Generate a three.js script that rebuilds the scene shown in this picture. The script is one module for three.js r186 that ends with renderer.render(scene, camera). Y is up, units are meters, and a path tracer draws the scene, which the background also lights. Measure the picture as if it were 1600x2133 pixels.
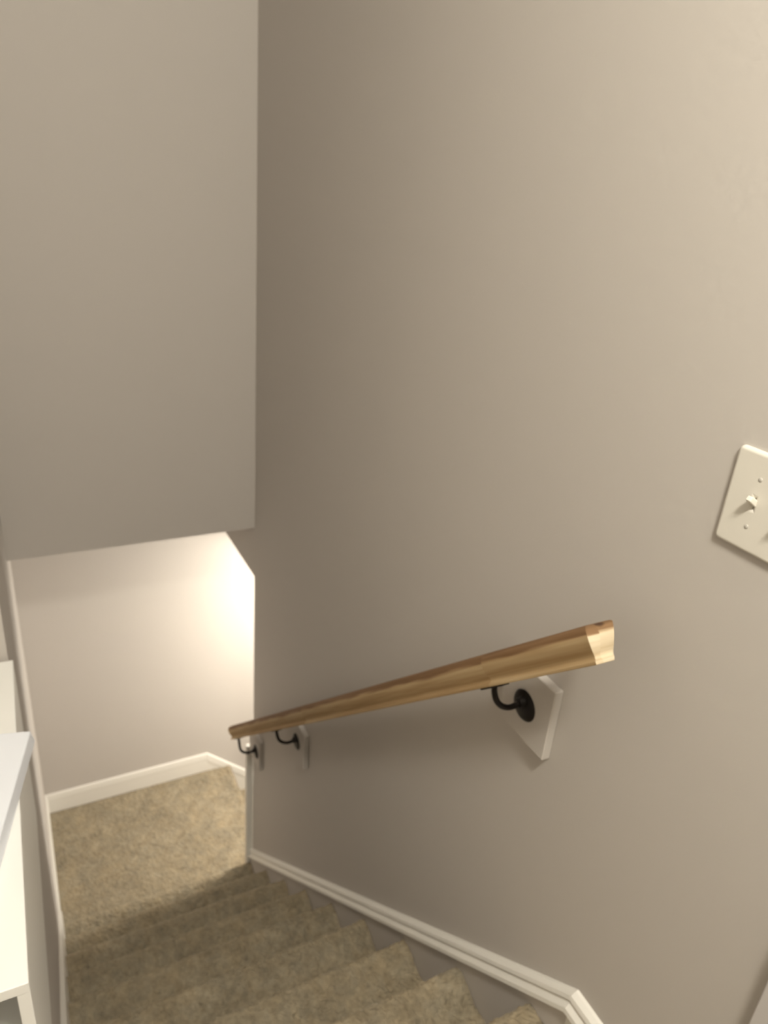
import * as THREE from 'three';
import { RoundedBoxGeometry } from 'three/addons/geometries/RoundedBoxGeometry.js';
import { ImprovedNoise } from 'three/addons/math/ImprovedNoise.js';
import { mergeGeometries, mergeVertices } from 'three/addons/utils/BufferGeometryUtils.js';

// ---------------------------------------------------------------- camera, light, exposure
const scene = new THREE.Scene();
scene.background = new THREE.Color(0x000000);
const camera = new THREE.PerspectiveCamera(69.2, 1600 / 2133, 0.05, 40);
camera.matrixAutoUpdate = true;
{
  const m = new THREE.Matrix4().makeBasis(
    new THREE.Vector3(0.89209589, 0.07696882, 0.44524232),
    new THREE.Vector3(0.1204044, 0.90926219, -0.39842822),
    new THREE.Vector3(-0.43550856, 0.40904531, 0.80188168));
  camera.quaternion.setFromRotationMatrix(m);
  camera.position.set(-0.8018, 1.4766, 2.5157);
}
camera.focus = 0.62; camera.userData.fStop = 7.6;          // the photo is slightly out of focus throughout
const renderer = new THREE.WebGLRenderer({ antialias: true });
renderer.toneMapping = THREE.LinearToneMapping;
renderer.toneMappingExposure = 1.0;
renderer.shadowMap.enabled = true;

const HALL_LAMP = { at: [-0.53, 2.46, 2.80], power: 3.05, color: [1.0, 0.945, 0.82] };
const STAIR_LAMP = { at: [0.80, -0.38, -0.31], power: 1.85, color: [1.0, 0.94, 0.83] };   // dome light over the lower flight, round the corner

// ---------------------------------------------------------------- measures (metres; y = 0 is the upper floor, x = 0 the right wall, z = 0 the wall over the stairs)
const W = 0.8755, RISE = 0.2, RUN = 0.2302, ZT = 1.8383, NSTEP = 8, LAND = -1.8, LZ = -0.8804;
const HB = 0.2, SO = -0.0164, CEIL = 2.6, XL = -3.2, ZB = 4.6, SLOPE = RISE / RUN, TH = 0.12, SK = 0.016;
const XE = 2.2, YLOW = -3.0;                                // the lower flight's end wall and floor

// ---------------------------------------------------------------- helpers
const noise = new ImprovedNoise();
let seed = 12345; const rnd = () => (seed = (seed * 1664525 + 1013904223) >>> 0) / 4294967296;
const used = {};
function numbered(n) { const k = used[n] = (used[n] ?? -1) + 1; return k ? `${n}_${String(k).padStart(3, '0')}` : n; }
function mesh(name, geo, mat, parent = scene) {
  const m = new THREE.Mesh(geo, mat); m.name = parent === scene ? numbered(name) : name;
  m.castShadow = m.receiveShadow = true; parent.add(m); return m;
}
function part(name, geo, mat, parent) { let k = parent.children.filter(c => c.name.replace(/_\d{3}$/, '') === name).length; const m = mesh(name, geo, mat, parent); if (k) m.name = `${name}_${String(k).padStart(3, '0')}`; return m; }
function thing(name, label, category, pos = [0, 0, 0], group) {
  const o = new THREE.Group(); o.name = numbered(name); o.position.set(...pos); o.userData = { label, category };
  if (group) o.userData.group = group;
  scene.add(o); return o;
}
function struct(name, geo, mat, label) { const m = mesh(name, geo, mat); m.userData.kind = 'structure'; if (label) m.userData.label = label; return m; }
function boxUV(g) {                                          // uv in metres by face direction
  if (g.index) g = g.toNonIndexed();
  g.computeVertexNormals();
  const p = g.attributes.position, uv = new Float32Array(p.count * 2);
  const a = new THREE.Vector3(), b = new THREE.Vector3(), c = new THREE.Vector3(), n = new THREE.Vector3();
  for (let i = 0; i < p.count; i += 3) {
    a.fromBufferAttribute(p, i); b.fromBufferAttribute(p, i + 1); c.fromBufferAttribute(p, i + 2);
    n.copy(b).sub(a).cross(c.clone().sub(a));
    const x = Math.abs(n.x), y = Math.abs(n.y), z = Math.abs(n.z);
    [a, b, c].forEach((v, k) => { const q = (i + k) * 2;
      if (x >= y && x >= z) { uv[q] = v.z; uv[q + 1] = v.y; } else if (y >= z) { uv[q] = v.x; uv[q + 1] = v.z; } else { uv[q] = v.x; uv[q + 1] = v.y; } });
  }
  g.setAttribute('uv', new THREE.BufferAttribute(uv, 2));
  return g;
}
function box(x0, x1, y0, y1, z0, z1) { const g = new THREE.BoxGeometry(x1 - x0, y1 - y0, z1 - z0); g.translate((x0 + x1) / 2, (y0 + y1) / 2, (z0 + z1) / 2); return boxUV(g); }
function rbox(x0, x1, y0, y1, z0, z1, r = 0.002, s = 2) { const g = new RoundedBoxGeometry(x1 - x0, y1 - y0, z1 - z0, s, r); g.translate((x0 + x1) / 2, (y0 + y1) / 2, (z0 + z1) / 2); return g; }
const join = (l) => mergeGeometries(l.map(g => { g = g.index ? g.toNonIndexed() : g; for (const k of Object.keys(g.attributes)) if (!['position', 'normal', 'uv'].includes(k)) g.deleteAttribute(k); return g; }));
function texture(w, h, f, srgb = false) {
  const d = new Uint8Array(w * h * 4);
  for (let y = 0; y < h; y++) for (let x = 0; x < w; x++) { const c = f(x / w, y / h), q = (y * w + x) * 4; d[q] = c[0] * 255; d[q + 1] = c[1] * 255; d[q + 2] = c[2] * 255; d[q + 3] = 255; }
  const t = new THREE.DataTexture(d, w, h); t.wrapS = t.wrapT = THREE.RepeatWrapping; t.magFilter = THREE.LinearFilter; t.minFilter = THREE.LinearMipmapLinearFilter; t.generateMipmaps = true;
  if (srgb) t.colorSpace = THREE.SRGBColorSpace; t.needsUpdate = true; return t;
}
// tiling value noise for textures
function tile(n, s) { let q = s; const g = Float32Array.from({ length: n * n }, () => (q = (q * 1664525 + 1013904223) >>> 0) / 4294967296);
  return (u, v) => { const x = u * n, y = v * n, i = Math.floor(x), j = Math.floor(y), a = x - i, b = y - j, sa = a * a * (3 - 2 * a), sb = b * b * (3 - 2 * b);
    const G = (p, r) => g[((r % n + n) % n) * n + (p % n + n) % n];
    return (G(i, j) * (1 - sa) + G(i + 1, j) * sa) * (1 - sb) + (G(i, j + 1) * (1 - sa) + G(i + 1, j + 1) * sa) * sb; }; }
const lin = (r, g, b) => new THREE.Color().setRGB(r, g, b);

// ---------------------------------------------------------------- materials
const wallBump = (() => { const a = tile(90, 1), b = tile(40, 2), c = tile(180, 3); return texture(512, 512, (u, v) => { const k = 0.45 * a(u, v) + 0.35 * b(u, v) + 0.2 * c(u, v); return [k, k, k]; }); })();
const wallMat = (r, g, b) => { const m = new THREE.MeshStandardMaterial({ color: lin(r, g, b), roughness: 0.82, bumpMap: wallBump, bumpScale: 0.0002 }); m.bumpMap.repeat.set(2, 2); return m; };
const WALL = wallMat(0.555, 0.52, 0.485);
const CEILING = wallMat(0.78, 0.76, 0.72);
const TRIM = new THREE.MeshStandardMaterial({ color: lin(0.82, 0.80, 0.755), roughness: 0.42 });
const MELAMINE = new THREE.MeshStandardMaterial({ color: lin(0.86, 0.86, 0.84), roughness: 0.45 });
const CARD = new THREE.MeshStandardMaterial({ color: lin(0.80, 0.83, 0.90), roughness: 0.6 });
const PLATE = new THREE.MeshStandardMaterial({ color: lin(0.74, 0.71, 0.64), roughness: 0.32 });
const BRONZE = new THREE.MeshStandardMaterial({ color: lin(0.012, 0.009, 0.008), roughness: 0.42, metalness: 0.55 });
const STEEL = new THREE.MeshStandardMaterial({ color: lin(0.62, 0.60, 0.55), roughness: 0.35, metalness: 0.3 });
const GLASS = new THREE.MeshStandardMaterial({ color: lin(0.9, 0.88, 0.8), roughness: 0.5, emissive: lin(1, 0.9, 0.74), emissiveIntensity: 3 });
const carpetMap = (() => {
  const a = tile(7, 11), b = tile(16, 12), c = tile(60, 13), d = tile(140, 14), e = tile(28, 15);
  return texture(1024, 1024, (u, v) => {
    let k = 0.12 * a(u, v) + 0.13 * b(u, v) + 0.20 * e(u, v) + 0.24 * c(u, v) + 0.26 * d(u, v);
    k = (k - 0.465) * 0.46 - 0.22 * Math.max(0, c(v, u) - 0.72) - 0.3 * Math.max(0, e(v, u) - 0.78); const f = 1 + k, w = (c(v, u) - 0.5) * 0.02 + (b(v, u) - 0.5) * 0.015;
    return [Math.min(1, 0.67 * f * (1 + w)), Math.min(1, 0.635 * f), Math.min(1, 0.565 * f * (1 - 1.6 * w))];
  }, true);
})();
const carpetBump = (() => { const c = tile(120, 21), d = tile(250, 22); return texture(1024, 1024, (u, v) => { const k = 0.6 * c(u, v) + 0.4 * d(u, v); return [k, k, k]; }); })();
const CARPET = new THREE.MeshPhysicalMaterial({ sheen: 0.55, sheenRoughness: 0.45, sheenColor: lin(0.75, 0.68, 0.55), color: lin(0.71, 0.67, 0.60), map: carpetMap, roughness: 1, bumpMap: carpetBump, bumpScale: 0.004 });
function woodTexture(base, spread, brownTop, knot = false) {                   // u once round the section (0 = middle of the top), v along the grain; heart: a darker brown streak along the top
  const a = tile(26, 31), b = tile(70, 32), c = tile(9, 33), e = tile(14, 34);
  return texture(512, 1024, (u, v) => {
    const k = 0.45 * a(u + 0.02 * c(u, v), v * 0.08) + 0.3 * b(u, v * 0.2) + 0.25 * c(u, v * 0.5) - 0.5;
    let q = [base[0] + k * spread[0], base[1] + k * spread[1], base[2] + k * spread[2]];
    if (brownTop) {
      const d = Math.min(u, 1 - u), edge = 0.165 + 0.03 * (e(v * 0.9, 0.3) - 0.5) + 0.02 * (b(u, v * 0.3) - 0.5), t = Math.min(1, Math.max(0, (edge - d) / 0.025)) * (0.86 + 0.3 * k);
      const h = [0.45, 0.325, 0.205]; q = q.map((x, i) => x * (1 - t) + (h[i] + k * 0.22) * t);
    }
    if (knot) { const r = Math.hypot((u - 0.075) / 0.03, (v - 0.006) / 0.006); const t = Math.max(0, Math.min(1, 1.5 - r)); q = q.map((x, i) => x * (1 - t) + [0.27, 0.18, 0.11][i] * t); }
    return q.map(x => Math.min(1, Math.max(0, x)));
  }, true);
}
const WOOD = new THREE.MeshStandardMaterial({ color: 0xffffff, map: woodTexture([0.70, 0.595, 0.44], [0.20, 0.24, 0.26], true), roughness: 0.75 });
const PALEWOOD = new THREE.MeshStandardMaterial({ color: 0xffffff, map: woodTexture([0.79, 0.725, 0.615], [0.12, 0.15, 0.18], true, true), roughness: 0.75 });

// ---------------------------------------------------------------- the shell
{
  // right wall: along the stairs and on beside the upper floor, and on over the side opening of the landing
  struct('wall_right', join([box(0, TH, LAND - 0.25, CEIL, 0, ZB), box(0, TH, SO, CEIL, LZ, 0)]), WALL);
  // wall over the stairs, with the opening to the landing
  const s = new THREE.Shape([[XL, -0.3], [-W, -0.3], [-W, HB], [0, HB], [0, CEIL], [XL, CEIL]].map(p => new THREE.Vector2(...p)));
  const g = new THREE.ExtrudeGeometry(s, { depth: TH, bevelEnabled: false }); g.translate(0, 0, -TH);
  struct('wall_front', join([boxUV(g), box(-W - TH, -W, LAND - 0.25, -0.3, -TH, 0)]), WALL);
  struct('wall_left', join([box(-W - TH, -0.868, LAND - 0.25, -0.3, 0.955, ZB), box(-W - TH, -0.868, -0.3, -0.012, 0.955, ZT + 0.3), box(-W - TH, -W, LAND - 0.25, HB + 0.1, LZ - TH, -TH)]), WALL);
  struct('wall_side', box(XL, -0.868, LAND - 0.25, CEIL, 0, 0.955), WALL);       // the block beside the stairwell, with the shelf unit standing against it
  struct('wall_landing', box(-W - TH, XE, YLOW - 0.2, HB + 0.1, LZ - TH, LZ), WALL);
  struct('wall_lower_flight', join([box(TH, XE, YLOW - 0.2, SO, 0, TH), box(XE, XE + TH, YLOW - 0.2, HB + 0.1, LZ - TH, TH)]), WALL);
  struct('wall_back', box(XL - TH, TH, -0.3, CEIL, ZB, ZB + TH), WALL);
  struct('wall_hall', box(XL - TH, XL, -0.3, CEIL, -TH, ZB), WALL);
  struct('ceiling', box(XL - TH, TH, CEIL, CEIL + 0.1, LZ, ZB + TH), CEILING);
  struct('ceiling_landing', join([box(-W - TH, 0, HB, HB + 0.1, LZ - TH, -TH), box(TH, XE, SO, SO + 0.1, LZ, TH), box(0.5, XE, -0.34, SO, LZ, 0)]), CEILING);
}

// ---------------------------------------------------------------- carpet
// a sheet over the path pts = [[a, y], ...] (a: distance along the run), extruded across c0..c1; every vertex pushed along its normal by tuft noise
function carpetSheet(pts, c0, c1, cell, place, amp = 1) {
  const P = [];                                               // resample the path
  for (let i = 0; i + 1 < pts.length; i++) { const [a0, b0] = pts[i], [a1, b1] = pts[i + 1], n = Math.max(1, Math.round(Math.hypot(a1 - a0, b1 - b0) / cell)); for (let k = 0; k < n; k++) P.push([a0 + (a1 - a0) * k / n, b0 + (b1 - b0) * k / n]); }
  P.push(pts[pts.length - 1]);
  const nc = Math.max(1, Math.round((c1 - c0) / cell)), pos = [], uv = [], idx = [];
  let len = 0;
  for (let i = 0; i < P.length; i++) {
    const q = P[Math.max(0, i - 1)], r = P[Math.min(P.length - 1, i + 1)]; let tx = r[0] - q[0], ty = r[1] - q[1]; const l = Math.hypot(tx, ty); tx /= l; ty /= l;
    const nx = -ty, ny = tx;                                   // left of the direction of travel
    if (i) len += Math.hypot(P[i][0] - P[i - 1][0], P[i][1] - P[i - 1][1]);
    for (let j = 0; j <= nc; j++) {
      const c = c0 + (c1 - c0) * j / nc, [X, Y, Z] = place(P[i][0], P[i][1], c);
      const k = 100, e = noise.noise(X * k, Y * k, Z * k) * 0.0034 + noise.noise(X * 36, Y * 36 + 7, Z * 36) * 0.0026 + noise.noise(X * 190, Y * 190, Z * 190) * 0.0036;
      const [dx, dy, dz] = place(nx, ny, 0), [ox, oy, oz] = place(0, 0, 0), h = e * amp;
      pos.push(X + (dx - ox) * h, Y + (dy - oy) * h, Z + (dz - oz) * h); uv.push(c + pts[0][1] * 1.37, len);
    }
  }
  for (let i = 0; i + 1 < P.length; i++) for (let j = 0; j < nc; j++) { const a = i * (nc + 1) + j, b = a + nc + 1; idx.push(a, a + 1, b, b, a + 1, b + 1); }
  const g = new THREE.BufferGeometry(); g.setAttribute('position', new THREE.Float32BufferAttribute(pos, 3)); g.setAttribute('uv', new THREE.Float32BufferAttribute(uv, 2)); g.setIndex(idx); g.computeVertexNormals();
  return g;
}
const NR = 0.020;                                              // rounded nosing
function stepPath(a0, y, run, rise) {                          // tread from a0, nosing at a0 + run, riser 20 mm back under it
  const e = a0 + run, p = rise > 0.1 && run < 0.4 ? [[a0, y - 0.026], [e - 0.095, y - 0.026], [e - 0.078, y - 0.022], [e - 0.048, y - 0.005], [e - 0.034, y - 0.0005]] : [[a0, y]];   // hollow behind a raised nosing, shaped to deepen the shade at the tread backs
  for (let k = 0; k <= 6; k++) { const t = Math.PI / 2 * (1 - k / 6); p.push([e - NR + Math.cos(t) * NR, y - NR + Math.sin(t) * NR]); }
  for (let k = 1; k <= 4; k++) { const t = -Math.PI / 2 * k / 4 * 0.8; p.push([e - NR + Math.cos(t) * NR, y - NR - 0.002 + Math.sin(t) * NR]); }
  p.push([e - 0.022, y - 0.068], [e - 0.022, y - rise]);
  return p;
}
const downZ = (a, y, c) => [c, y, -a], downX = (a, y, c) => [a, y, -c];
const L0 = -W + 0.017, R0 = -SK + 0.003;
{
  const st = thing('staircase', 'beige carpeted flight of stairs going down beside the wall with the wooden handrail', 'stairs', [0, 0, 0]);
  for (let k = 1; k <= NSTEP; k++) {
    const a0 = -(ZT - (k - 1) * RUN) - 0.022;
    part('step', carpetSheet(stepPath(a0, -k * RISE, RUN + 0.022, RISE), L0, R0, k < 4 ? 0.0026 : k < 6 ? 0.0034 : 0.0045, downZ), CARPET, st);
  }
  // the upper floor: carpet with its own nosing over the first step, and a plain stretch further back and beside the stairwell
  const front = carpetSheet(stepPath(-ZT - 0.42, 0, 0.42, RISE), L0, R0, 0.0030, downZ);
  const rest = join([box(-W - 0.005, 0, -0.2, -0.001, ZT + 0.41, ZB), box(XL, -W - 0.003, -0.25, -0.001, 0.956, ZB)]);
  struct('floor', join([front, rest]), CARPET, 'beige carpet of the upper floor');
  struct('floor_landing', carpetSheet([[-0.05, LAND], [-LZ + 0.004, LAND]], -W + 0.004, TH - 0.02, 0.0048, downZ), CARPET, 'beige carpet of the landing');
  const lo = thing('staircase', 'lower carpeted flight turning right off the landing, round the wall corner', 'stairs', [0, 0, 0]);
  for (let k = 0; k <= 4; k++) {
    const a0 = k ? TH + (k - 1) * RUN - 0.022 : TH - 0.03, run = k ? RUN + 0.022 : 0.045;
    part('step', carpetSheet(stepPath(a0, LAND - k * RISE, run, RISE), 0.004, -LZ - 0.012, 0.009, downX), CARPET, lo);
  }
  struct('floor_lower', box(TH + 4 * RUN - 0.04, XE, YLOW, LAND - 5 * RISE, LZ, 0), CARPET);
}

// ---------------------------------------------------------------- skirting and trim
// moulding: profile [out, up] swept along a path in the plane of a wall
function sweepProfile(prof, path, out, mitre = true) {
  const n = prof.length, pos = [], idx = []; const up0 = [];
  for (let i = 0; i < path.length; i++) {
    const p = path[i];                                         // { at: Vector3, up: Vector3 } (up already stretched at a mitre)
    for (const [u, v] of prof) { const q = p.at.clone().addScaledVector(out, u).addScaledVector(p.up, v); pos.push(q.x, q.y, q.z); }
  }
  for (let i = 0; i + 1 < path.length; i++) for (let j = 0; j < n; j++) { const a = i * n + j, b = i * n + (j + 1) % n, c = a + n, d = b + n; idx.push(a, c, b, b, c, d); }
  const cap = (o, flip) => { const tri = THREE.ShapeUtils.triangulateShape(prof.map(q => new THREE.Vector2(...q)), []); for (const t of tri) flip ? idx.push(o + t[2], o + t[1], o + t[0]) : idx.push(o + t[0], o + t[1], o + t[2]); };
  cap(0, true); cap((path.length - 1) * n, false);
  let g = new THREE.BufferGeometry(); g.setAttribute('position', new THREE.Float32BufferAttribute(pos, 3)); g.setIndex(idx);
  // orientation: make sure the volume is positive
  let vol = 0; const P = g.attributes.position, A = new THREE.Vector3(), B = new THREE.Vector3(), C = new THREE.Vector3();
  for (let i = 0; i < idx.length; i += 3) { A.fromBufferAttribute(P, idx[i]); B.fromBufferAttribute(P, idx[i + 1]); C.fromBufferAttribute(P, idx[i + 2]); vol += A.dot(B.clone().cross(C)); }
  if (vol < 0) for (let i = 0; i < idx.length; i += 3) [idx[i + 1], idx[i + 2]] = [idx[i + 2], idx[i + 1]];
  g.setIndex(idx); return boxUV(g);
}
const V = (x, y, z) => new THREE.Vector3(x, y, z);
// a two-ridged moulding, `h` high in the vertical, top at v = 0
const mould = (h, t, s = 0.012) => [[0, 0], [t * 0.25, -h * 0.02], [t * 0.62, -h * 0.16], [t * 0.72, -h * 0.34], [t * 0.55, -h * 0.42], [t * 0.6, -h * 0.52], [t * 0.95, -h * 0.72], [t, -h * 0.92], [s, -h], [0, -h]];
{
  const slopeY = (z) => 0.157 + SLOPE * (z - 1.935), up = V(0, 1, 0), out = V(-1, 0, 0);
  // right: the sloping moulding over the steps, then level along the upper floor
  struct('trim_1', sweepProfile(mould(0.053, 0.024), [[0.0, slopeY(0.0)], [1.935, 0.157]].map(([z, y]) => ({ at: V(0, y, z), up })), out), TRIM, 'white sloping moulding over the steps');
  struct('baseboard_right', sweepProfile([...mould(0.053, 0.024).slice(0, -1), [0.012, -0.155], [0, -0.155]], [{ at: V(0, 0.157, 1.935), up }, { at: V(0, 0.157, 2.195), up }], out), TRIM, 'white level skirting of the upper floor');
  // the wall-coloured skirt between moulding and steps
  const sk = (top, x0, x1, mat, name, label) => {
    const s = new THREE.Shape([[0.0, LAND + 0.0], [0.0, top(0)], [1.935, top(1.935)], [1.935, 0.0], [ZT, -0.22], [0.25, LAND + 0.0]].map(p => new THREE.Vector2(...p)));
    const g = new THREE.ExtrudeGeometry(s, { depth: x1 - x0, bevelEnabled: false }); g.rotateY(-Math.PI / 2); g.translate(x1, 0, 0);
    return struct(name, boxUV(g), mat, label);
  };
  sk(z => slopeY(z) - 0.04, -0.012, 0, WALL, 'trim_2', 'painted skirt board between the steps and the white moulding');
  sk(z => slopeY(z), -W, -W + 0.0205, TRIM, 'trim_3', 'white skirt board along the left side of the steps');
  // landing: left and far skirting, the far one turning down along the lower flight
  const bb = (h) => [[0, 0], [0.007, 0], [0.010, -0.006], [0.013, -0.034], [0.012, -0.05], [0.012, -h], [0, -h]];
  struct('baseboard_left', sweepProfile(bb(0.125), [{ at: V(-W, LAND + 0.125, LZ), up }, { at: V(-W, LAND + 0.125, 0.0), up }], V(1, 0, 0)), TRIM);
  struct('baseboard_landing', sweepProfile(bb(0.125), [{ at: V(-W, LAND + 0.128, LZ), up }, { at: V(0.0, LAND + 0.128, LZ), up }], V(0, 0, 1)), TRIM);
  const bs = bb(0.30).map(([u, v]) => [u, v]);
  struct('trim_4', sweepProfile([[0, 0], [0.008, 0], [0.012, -0.008], [0.014, -0.05], [0.012, -0.066], [0.012, -0.30], [0, -0.30]], [{ at: V(0.0, LAND + 0.128, LZ), up }, { at: V(1.1, LAND + 0.128 - 1.1 * 0.9, LZ), up }], V(0, 0, 1)), TRIM, 'white sloping skirting of the lower flight');
  // corner board at the foot of the right wall
  struct('trim_5', rbox(-0.031, -0.0005, LAND, -0.885, -0.02, -0.0005, 0.002), TRIM, 'narrow white corner board at the wall end');
  // door casing past the level skirting
  struct('trim_6', rbox(-0.018, 0, 0.0, 2.08, 2.209, 2.279, 0.003), new THREE.MeshStandardMaterial({ color: lin(0.60, 0.575, 0.57), roughness: 0.5 }), 'pale grey door casing at the right edge');
}

// ---------------------------------------------------------------- handrail
{
  const zl = 0.0462, yl = -0.7764, zu = 1.9113, yu = 0.8896;       // underside line of the rail: low and high end
  const slope = (yu - yl) / (zu - zl), th = Math.atan(slope), len = Math.hypot(yu - yl, zu - zl);
  const hr = thing('handrail', 'light wooden handrail sloping down the wall above the stairs on dark brackets', 'handrail', [-0.096, yl, zl]);
  const ax = V(0, Math.sin(th), Math.cos(th)), nn = V(0, Math.cos(th), -Math.sin(th));
  const HW = 0.0275;
  // half profile, outer side from the top down; the other side mirrors it
  const half = [[0.0, 0.0565], [0.008, 0.056], [0.0145, 0.0542], [0.0195, 0.0502], [0.0226, 0.045], [0.0238, 0.039], [0.0228, 0.031], [0.0190, 0.0215], [0.0150, 0.0158], [0.0132, 0.0125], [0.0130, 0.0098], [0.0148, 0.0072], [0.0184, 0.0056], [0.0192, 0.0044], [0.0192, 0.0008], [0.0180, 0.0]];
  const prof = [...half, ...half.slice(1).reverse().map(([u, v]) => [-u, v]).filter((q, i) => true)];
  const ring = prof; let per = [0]; for (let i = 1; i <= ring.length; i++) { const a = ring[i - 1], b = ring[i % ring.length]; per.push(per[i - 1] + Math.hypot(a[0] - b[0], a[1] - b[1])); }
  function loft(stations, capA, capB, creased = true) {        // stations: array of functions (u, v) -> Vector3, with v coordinate along the grain
    const pos = [], uv = [], idx = [], n = ring.length;
    stations.forEach(({ f, g }) => { for (let j = 0; j <= n; j++) { const [u, v] = ring[j % n], q = f(u, v); pos.push(q.x, q.y, q.z); uv.push(per[j] / per[n], g(u)); } });
    for (let i = 0; i + 1 < stations.length; i++) for (let j = 0; j < n; j++) { const a = i * (n + 1) + j, c = a + n + 1; idx.push(a, c, a + 1, a + 1, c, c + 1); }
    let m = new THREE.BufferGeometry(); m.setAttribute('position', new THREE.Float32BufferAttribute(pos, 3)); m.setAttribute('uv', new THREE.Float32BufferAttribute(uv, 2)); m.setIndex(idx); m.computeVertexNormals();
    const list = [m.toNonIndexed()];
    const cap = (st) => { const tri = THREE.ShapeUtils.triangulateShape(ring.map(q => new THREE.Vector2(...q)), []), p = [], w = []; for (const t of tri) for (const k of t) { const [u, v] = ring[k], q = st.f(u, v); p.push(q.x, q.y, q.z); w.push(u / 0.12, v / 0.5); } const c = new THREE.BufferGeometry(); c.setAttribute('position', new THREE.Float32BufferAttribute(p, 3)); c.setAttribute('uv', new THREE.Float32BufferAttribute(w, 2)); c.computeVertexNormals(); return c; };
    if (capA) list.push(cap(stations[0])); if (capB) list.push(cap(stations[stations.length - 1]));
    return mergeGeometries(list);
  }
  const at = (s, u, v) => V(-u, 0, 0).addScaledVector(ax, s).addScaledVector(nn, v);
  const st = [];
  for (let i = 0; i <= 12; i++) { const s = len * i / 12 - (i === 12 ? HW : 0); st.push({ f: (u, v) => at(s + (i === 12 ? u : 0), u, v), g: () => s / 1.1 }); }
  part('rail', loft(st, true, true), WOOD, hr);
  // mitred end piece: the same profile turned to cross the end of the rail
  const S = len - HW;
  const ret = [{ f: (u, v) => at(S + u + 0.0003, u, v), g: u => -u / 1.1 }, { f: (u, v) => at(S + u + 0.0003, -(0.011 + 0.020 * v / 0.056 + 0.6 * (0.0238 - Math.max(u, 0.012))), v), g: () => 0.03 / 1.1 }];
  const e = part('end_piece', loft(ret, true, true), PALEWOOD, hr); e.userData.label = 'pale mitred end piece';
  // brackets
  const sweep = (pts, r, seg = 20) => new THREE.TubeGeometry(new THREE.CatmullRomCurve3(pts), seg, r, 10, false);
  for (const [y, z] of [[0.614, 1.677], [-0.391, 0.563], [-0.831, 0.098]]) {
    const b = new THREE.Group(); b.name = hr.children.some(c => c.name === 'bracket') ? `bracket_00${hr.children.filter(c => c.name.startsWith('bracket')).length}` : 'bracket';
    b.userData.label = 'dark bronze bracket'; hr.add(b);
    b.position.set(0.096 - 0.019, y - yl, z - zl);             // on the face of its mounting board
    const under = slope * (z - zl) - (y - yl);                 // height of the rail's underside over the rosette centre
    const ros = new THREE.LatheGeometry([[0, 0.0075], [0.010, 0.0072], [0.022, 0.0058], [0.028, 0.0035], [0.0305, 0.001], [0.031, 0], [0, 0]].map(p => new THREE.Vector2(...p)), 36); ros.rotateZ(Math.PI / 2);
    part('rosette', ros, BRONZE, b);
    const xo = -0.077;
    const arm = sweep([V(-0.003, 0.012, 0), V(-0.018, 0.007, 0), V(-0.036, 0.006, 0), V(-0.053, 0.014, 0), V(-0.067, 0.030, 0), V(xo + 0.001, under - 0.012, 0), V(xo, under - 0.002, 0)], 0.0056, 36);
    const hub = new THREE.CylinderGeometry(0.0085, 0.012, 0.014, 20); hub.rotateZ(Math.PI / 2); hub.translate(-0.009, 0.010, 0);
    part('arm', join([arm, hub]), BRONZE, b);
    const sad = new RoundedBoxGeometry(0.022, 0.0035, 0.066, 2, 0.0015); sad.rotateX(-th); sad.translate(xo, under - 0.0022, 0);
    part('saddle', sad, BRONZE, b);
  }
}
// boards on the wall behind the brackets
[[0.614, 1.677, 'square painted board behind the uppermost handrail bracket'], [-0.391, 0.563, 'square painted board behind the middle handrail bracket'], [-0.831, 0.070, 'square painted board behind the lowest handrail bracket at the wall corner']].forEach(([y, z, label], i) => {
  const m = mesh('mounting_board', rbox(-0.0185, 0, -0.073, 0.078, -0.070, 0.070, 0.0025), WALL); m.position.set(0, y, z); m.userData = { label, category: 'board', group: 'boards behind the handrail brackets' };
});

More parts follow.
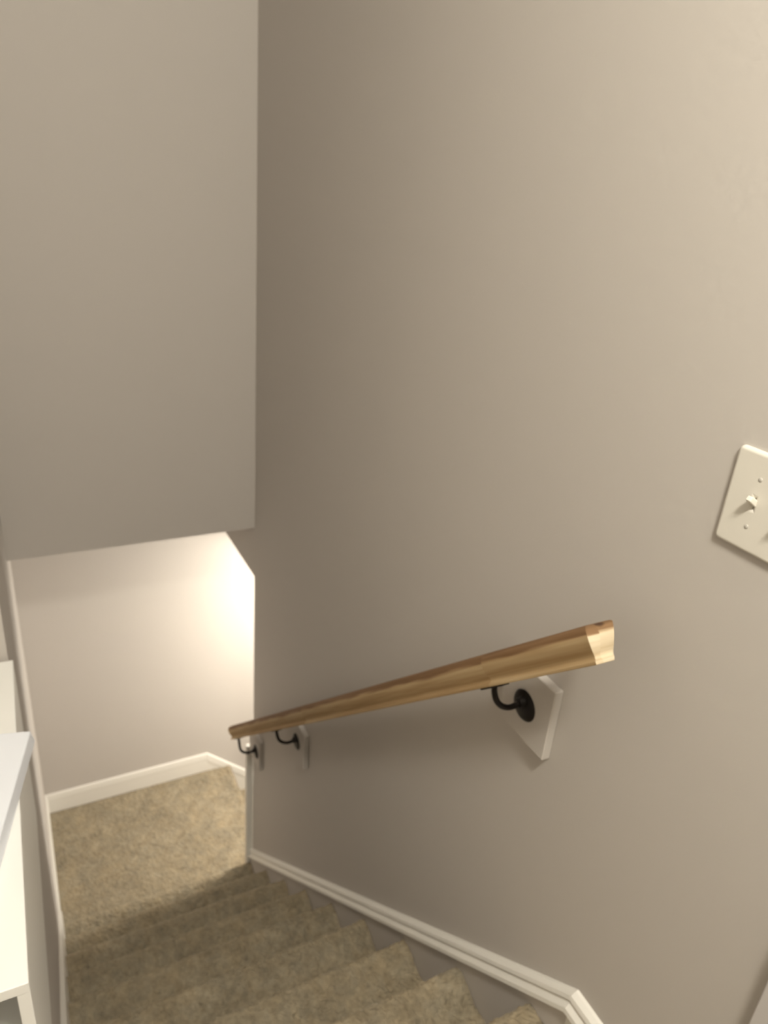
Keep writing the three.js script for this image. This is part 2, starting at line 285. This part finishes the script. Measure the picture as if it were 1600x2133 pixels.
// ---------------------------------------------------------------- light switch
{
  const H = 0.0635, Wd = 0.064, y = 1.151, z = 1.9465 + Wd;
  const t = thing('light_switch', 'white double toggle light switch plate on the right wall', 'light switch', [0, y, z]);
  const s = new THREE.Shape(); const r = 0.003, a = Wd - 0.005, b = H - 0.005;
  s.moveTo(-a + r, -b); s.lineTo(a - r, -b); s.quadraticCurveTo(a, -b, a, -b + r); s.lineTo(a, b - r); s.quadraticCurveTo(a, b, a - r, b); s.lineTo(-a + r, b); s.quadraticCurveTo(-a, b, -a, b - r); s.lineTo(-a, -b + r); s.quadraticCurveTo(-a, -b, -a + r, -b);
  for (const c of [-0.023, 0.023]) { const h = new THREE.Path(); h.moveTo(c - 0.0052, -0.012); h.lineTo(c - 0.0052, 0.012); h.lineTo(c + 0.0052, 0.012); h.lineTo(c + 0.0052, -0.012); h.closePath(); s.holes.push(h); }
  const g = new THREE.ExtrudeGeometry(s, { depth: 0.0008, bevelEnabled: true, bevelThickness: 0.005, bevelSize: 0.005, bevelSegments: 5, curveSegments: 6 });
  g.scale(1, 1, 1); g.rotateY(-Math.PI / 2); g.translate(-0.0005, 0, 0);
  part('plate', g, PLATE, t);
  part('strap', box(-0.0015, -0.0002, -0.02, 0.02, -0.035, 0.035), PLATE, t);
  for (const c of [-0.023, 0.023]) {
    const tg = new RoundedBoxGeometry(0.017, 0.0085, 0.0085, 3, 0.0018); const P = tg.attributes.position;
    for (let i = 0; i < P.count; i++) { const k = 1 - 0.22 * Math.max(0, -P.getX(i) / 0.0085); P.setY(i, P.getY(i) * k); P.setZ(i, P.getZ(i) * k); }
    tg.rotateZ(c < 0 ? -0.55 : 0.55); tg.translate(-0.0105, c < 0 ? 0.004 : -0.004, c); tg.computeVertexNormals();
    part('toggle', tg, PLATE, t);
    for (const d of [-0.031, 0.031]) {
      const hd = new THREE.LatheGeometry([[0, 0.0011], [0.0016, 0.001], [0.0028, 0.0004], [0.003, 0]].map(q => new THREE.Vector2(...q)), 16), slot = new THREE.BoxGeometry(0.0045, 0.0005, 0.0007);
      slot.translate(0, 0.0011, 0); slot.rotateY(0.4); const sc = join([hd]); sc.rotateZ(Math.PI / 2); sc.translate(-0.0062, d, c);
      part('screw', sc, STEEL, t);
    }
  }
}

// ---------------------------------------------------------------- white shelf unit beside the stairwell, and the lid on it
{
  const x1 = -0.870, x0 = -1.30, z0 = 0.972, z1 = 1.75, H = 0.45, T = 0.020;
  const t = thing('shelf_unit', 'low white open-ended shelf unit beside the stairwell at the left edge', 'shelf unit', [x1, 0, z1]);
  t.rotation.y = -0.0150;
  const o = (g) => g.translate(-x1, 0, -z1);
  part('top', o(rbox(x0, x1, H - T, H, z0, z1, 0.0018)), MELAMINE, t);
  part('side_panel', o(rbox(x1 - 0.017, x1, 0, H - T, z0, z1 - 0.001, 0.0012)), MELAMINE, t);
  part('side_panel', o(rbox(x0, x0 + 0.017, 0, H - T, z0, z1 - 0.001, 0.0012)), MELAMINE, t);
  part('back_panel', o(rbox(x0 + 0.017, x1 - 0.017, 0.02, H - T, z0, z0 + 0.012, 0.001)), MELAMINE, t);
  part('shelf', o(rbox(x0 + 0.017, x1 - 0.017, 0.205, 0.222, z0 + 0.012, z1 - 0.02, 0.0012)), MELAMINE, t);
  part('bottom_panel', o(rbox(x0 + 0.017, x1 - 0.017, 0.02, 0.037, z0 + 0.012, z1 - 0.003, 0.0012)), MELAMINE, t);
  // lid: a shallow tray-like lid with sides sloping out a little
  const ang = Math.atan2(0.068, 0.283), lw = 0.30, ld = 0.42, h = 0.030, sl = 0.005;
  const s = new THREE.Shape([[0, 0], [-lw, 0], [-lw, ld], [0, ld]].map(p => new THREE.Vector2(...p)));
  const g = new RoundedBoxGeometry(lw, h, ld, 3, 0.003); g.translate(-lw / 2, h / 2, ld / 2);
  const P = g.attributes.position; for (let i = 0; i < P.count; i++) { const k = 1 - P.getY(i) / h; P.setX(i, P.getX(i) + (P.getX(i) > -lw / 2 ? 1 : -1) * sl * k); P.setZ(i, P.getZ(i) + (P.getZ(i) > ld / 2 ? 1 : -1) * sl * k); }
  g.computeVertexNormals();
  const m = mesh('box_lid', g, CARD); m.position.set(-0.8365, H + 0.0005, 1.264); m.rotation.y = -ang;
  m.userData = { label: 'bright white flat lid lying askew on the low white shelf unit', category: 'lid' };
}

// ---------------------------------------------------------------- lamps
function dome(lamp, label) {
  const t = thing('ceiling_light', label, 'ceiling light', lamp.at);
  const glass = new THREE.LatheGeometry([[0.001, -0.075], [0.05, -0.072], [0.10, -0.058], [0.14, -0.032], [0.158, 0.0], [0.16, 0.02]].map(p => new THREE.Vector2(...p)), 40);
  const m = part('shade', glass, GLASS, t);
  const pan = new THREE.CylinderGeometry(0.165, 0.165, 0.02, 40); pan.translate(0, 0.03, 0); part('pan', pan, TRIM, t);
  const l = new THREE.PointLight(lin(...lamp.color), lamp.power * 4, 0, 2); l.position.set(0, -0.03, 0); l.castShadow = true; l.shadow.radius = 6.5; l.shadow.mapSize.set(1024, 1024); l.shadow.bias = -0.002; t.add(l);
}
dome(HALL_LAMP, 'round white dome ceiling light over the upper floor');
dome(STAIR_LAMP, 'round white dome ceiling light over the lower flight');

scene.updateMatrixWorld(true);
renderer.render(scene, camera);
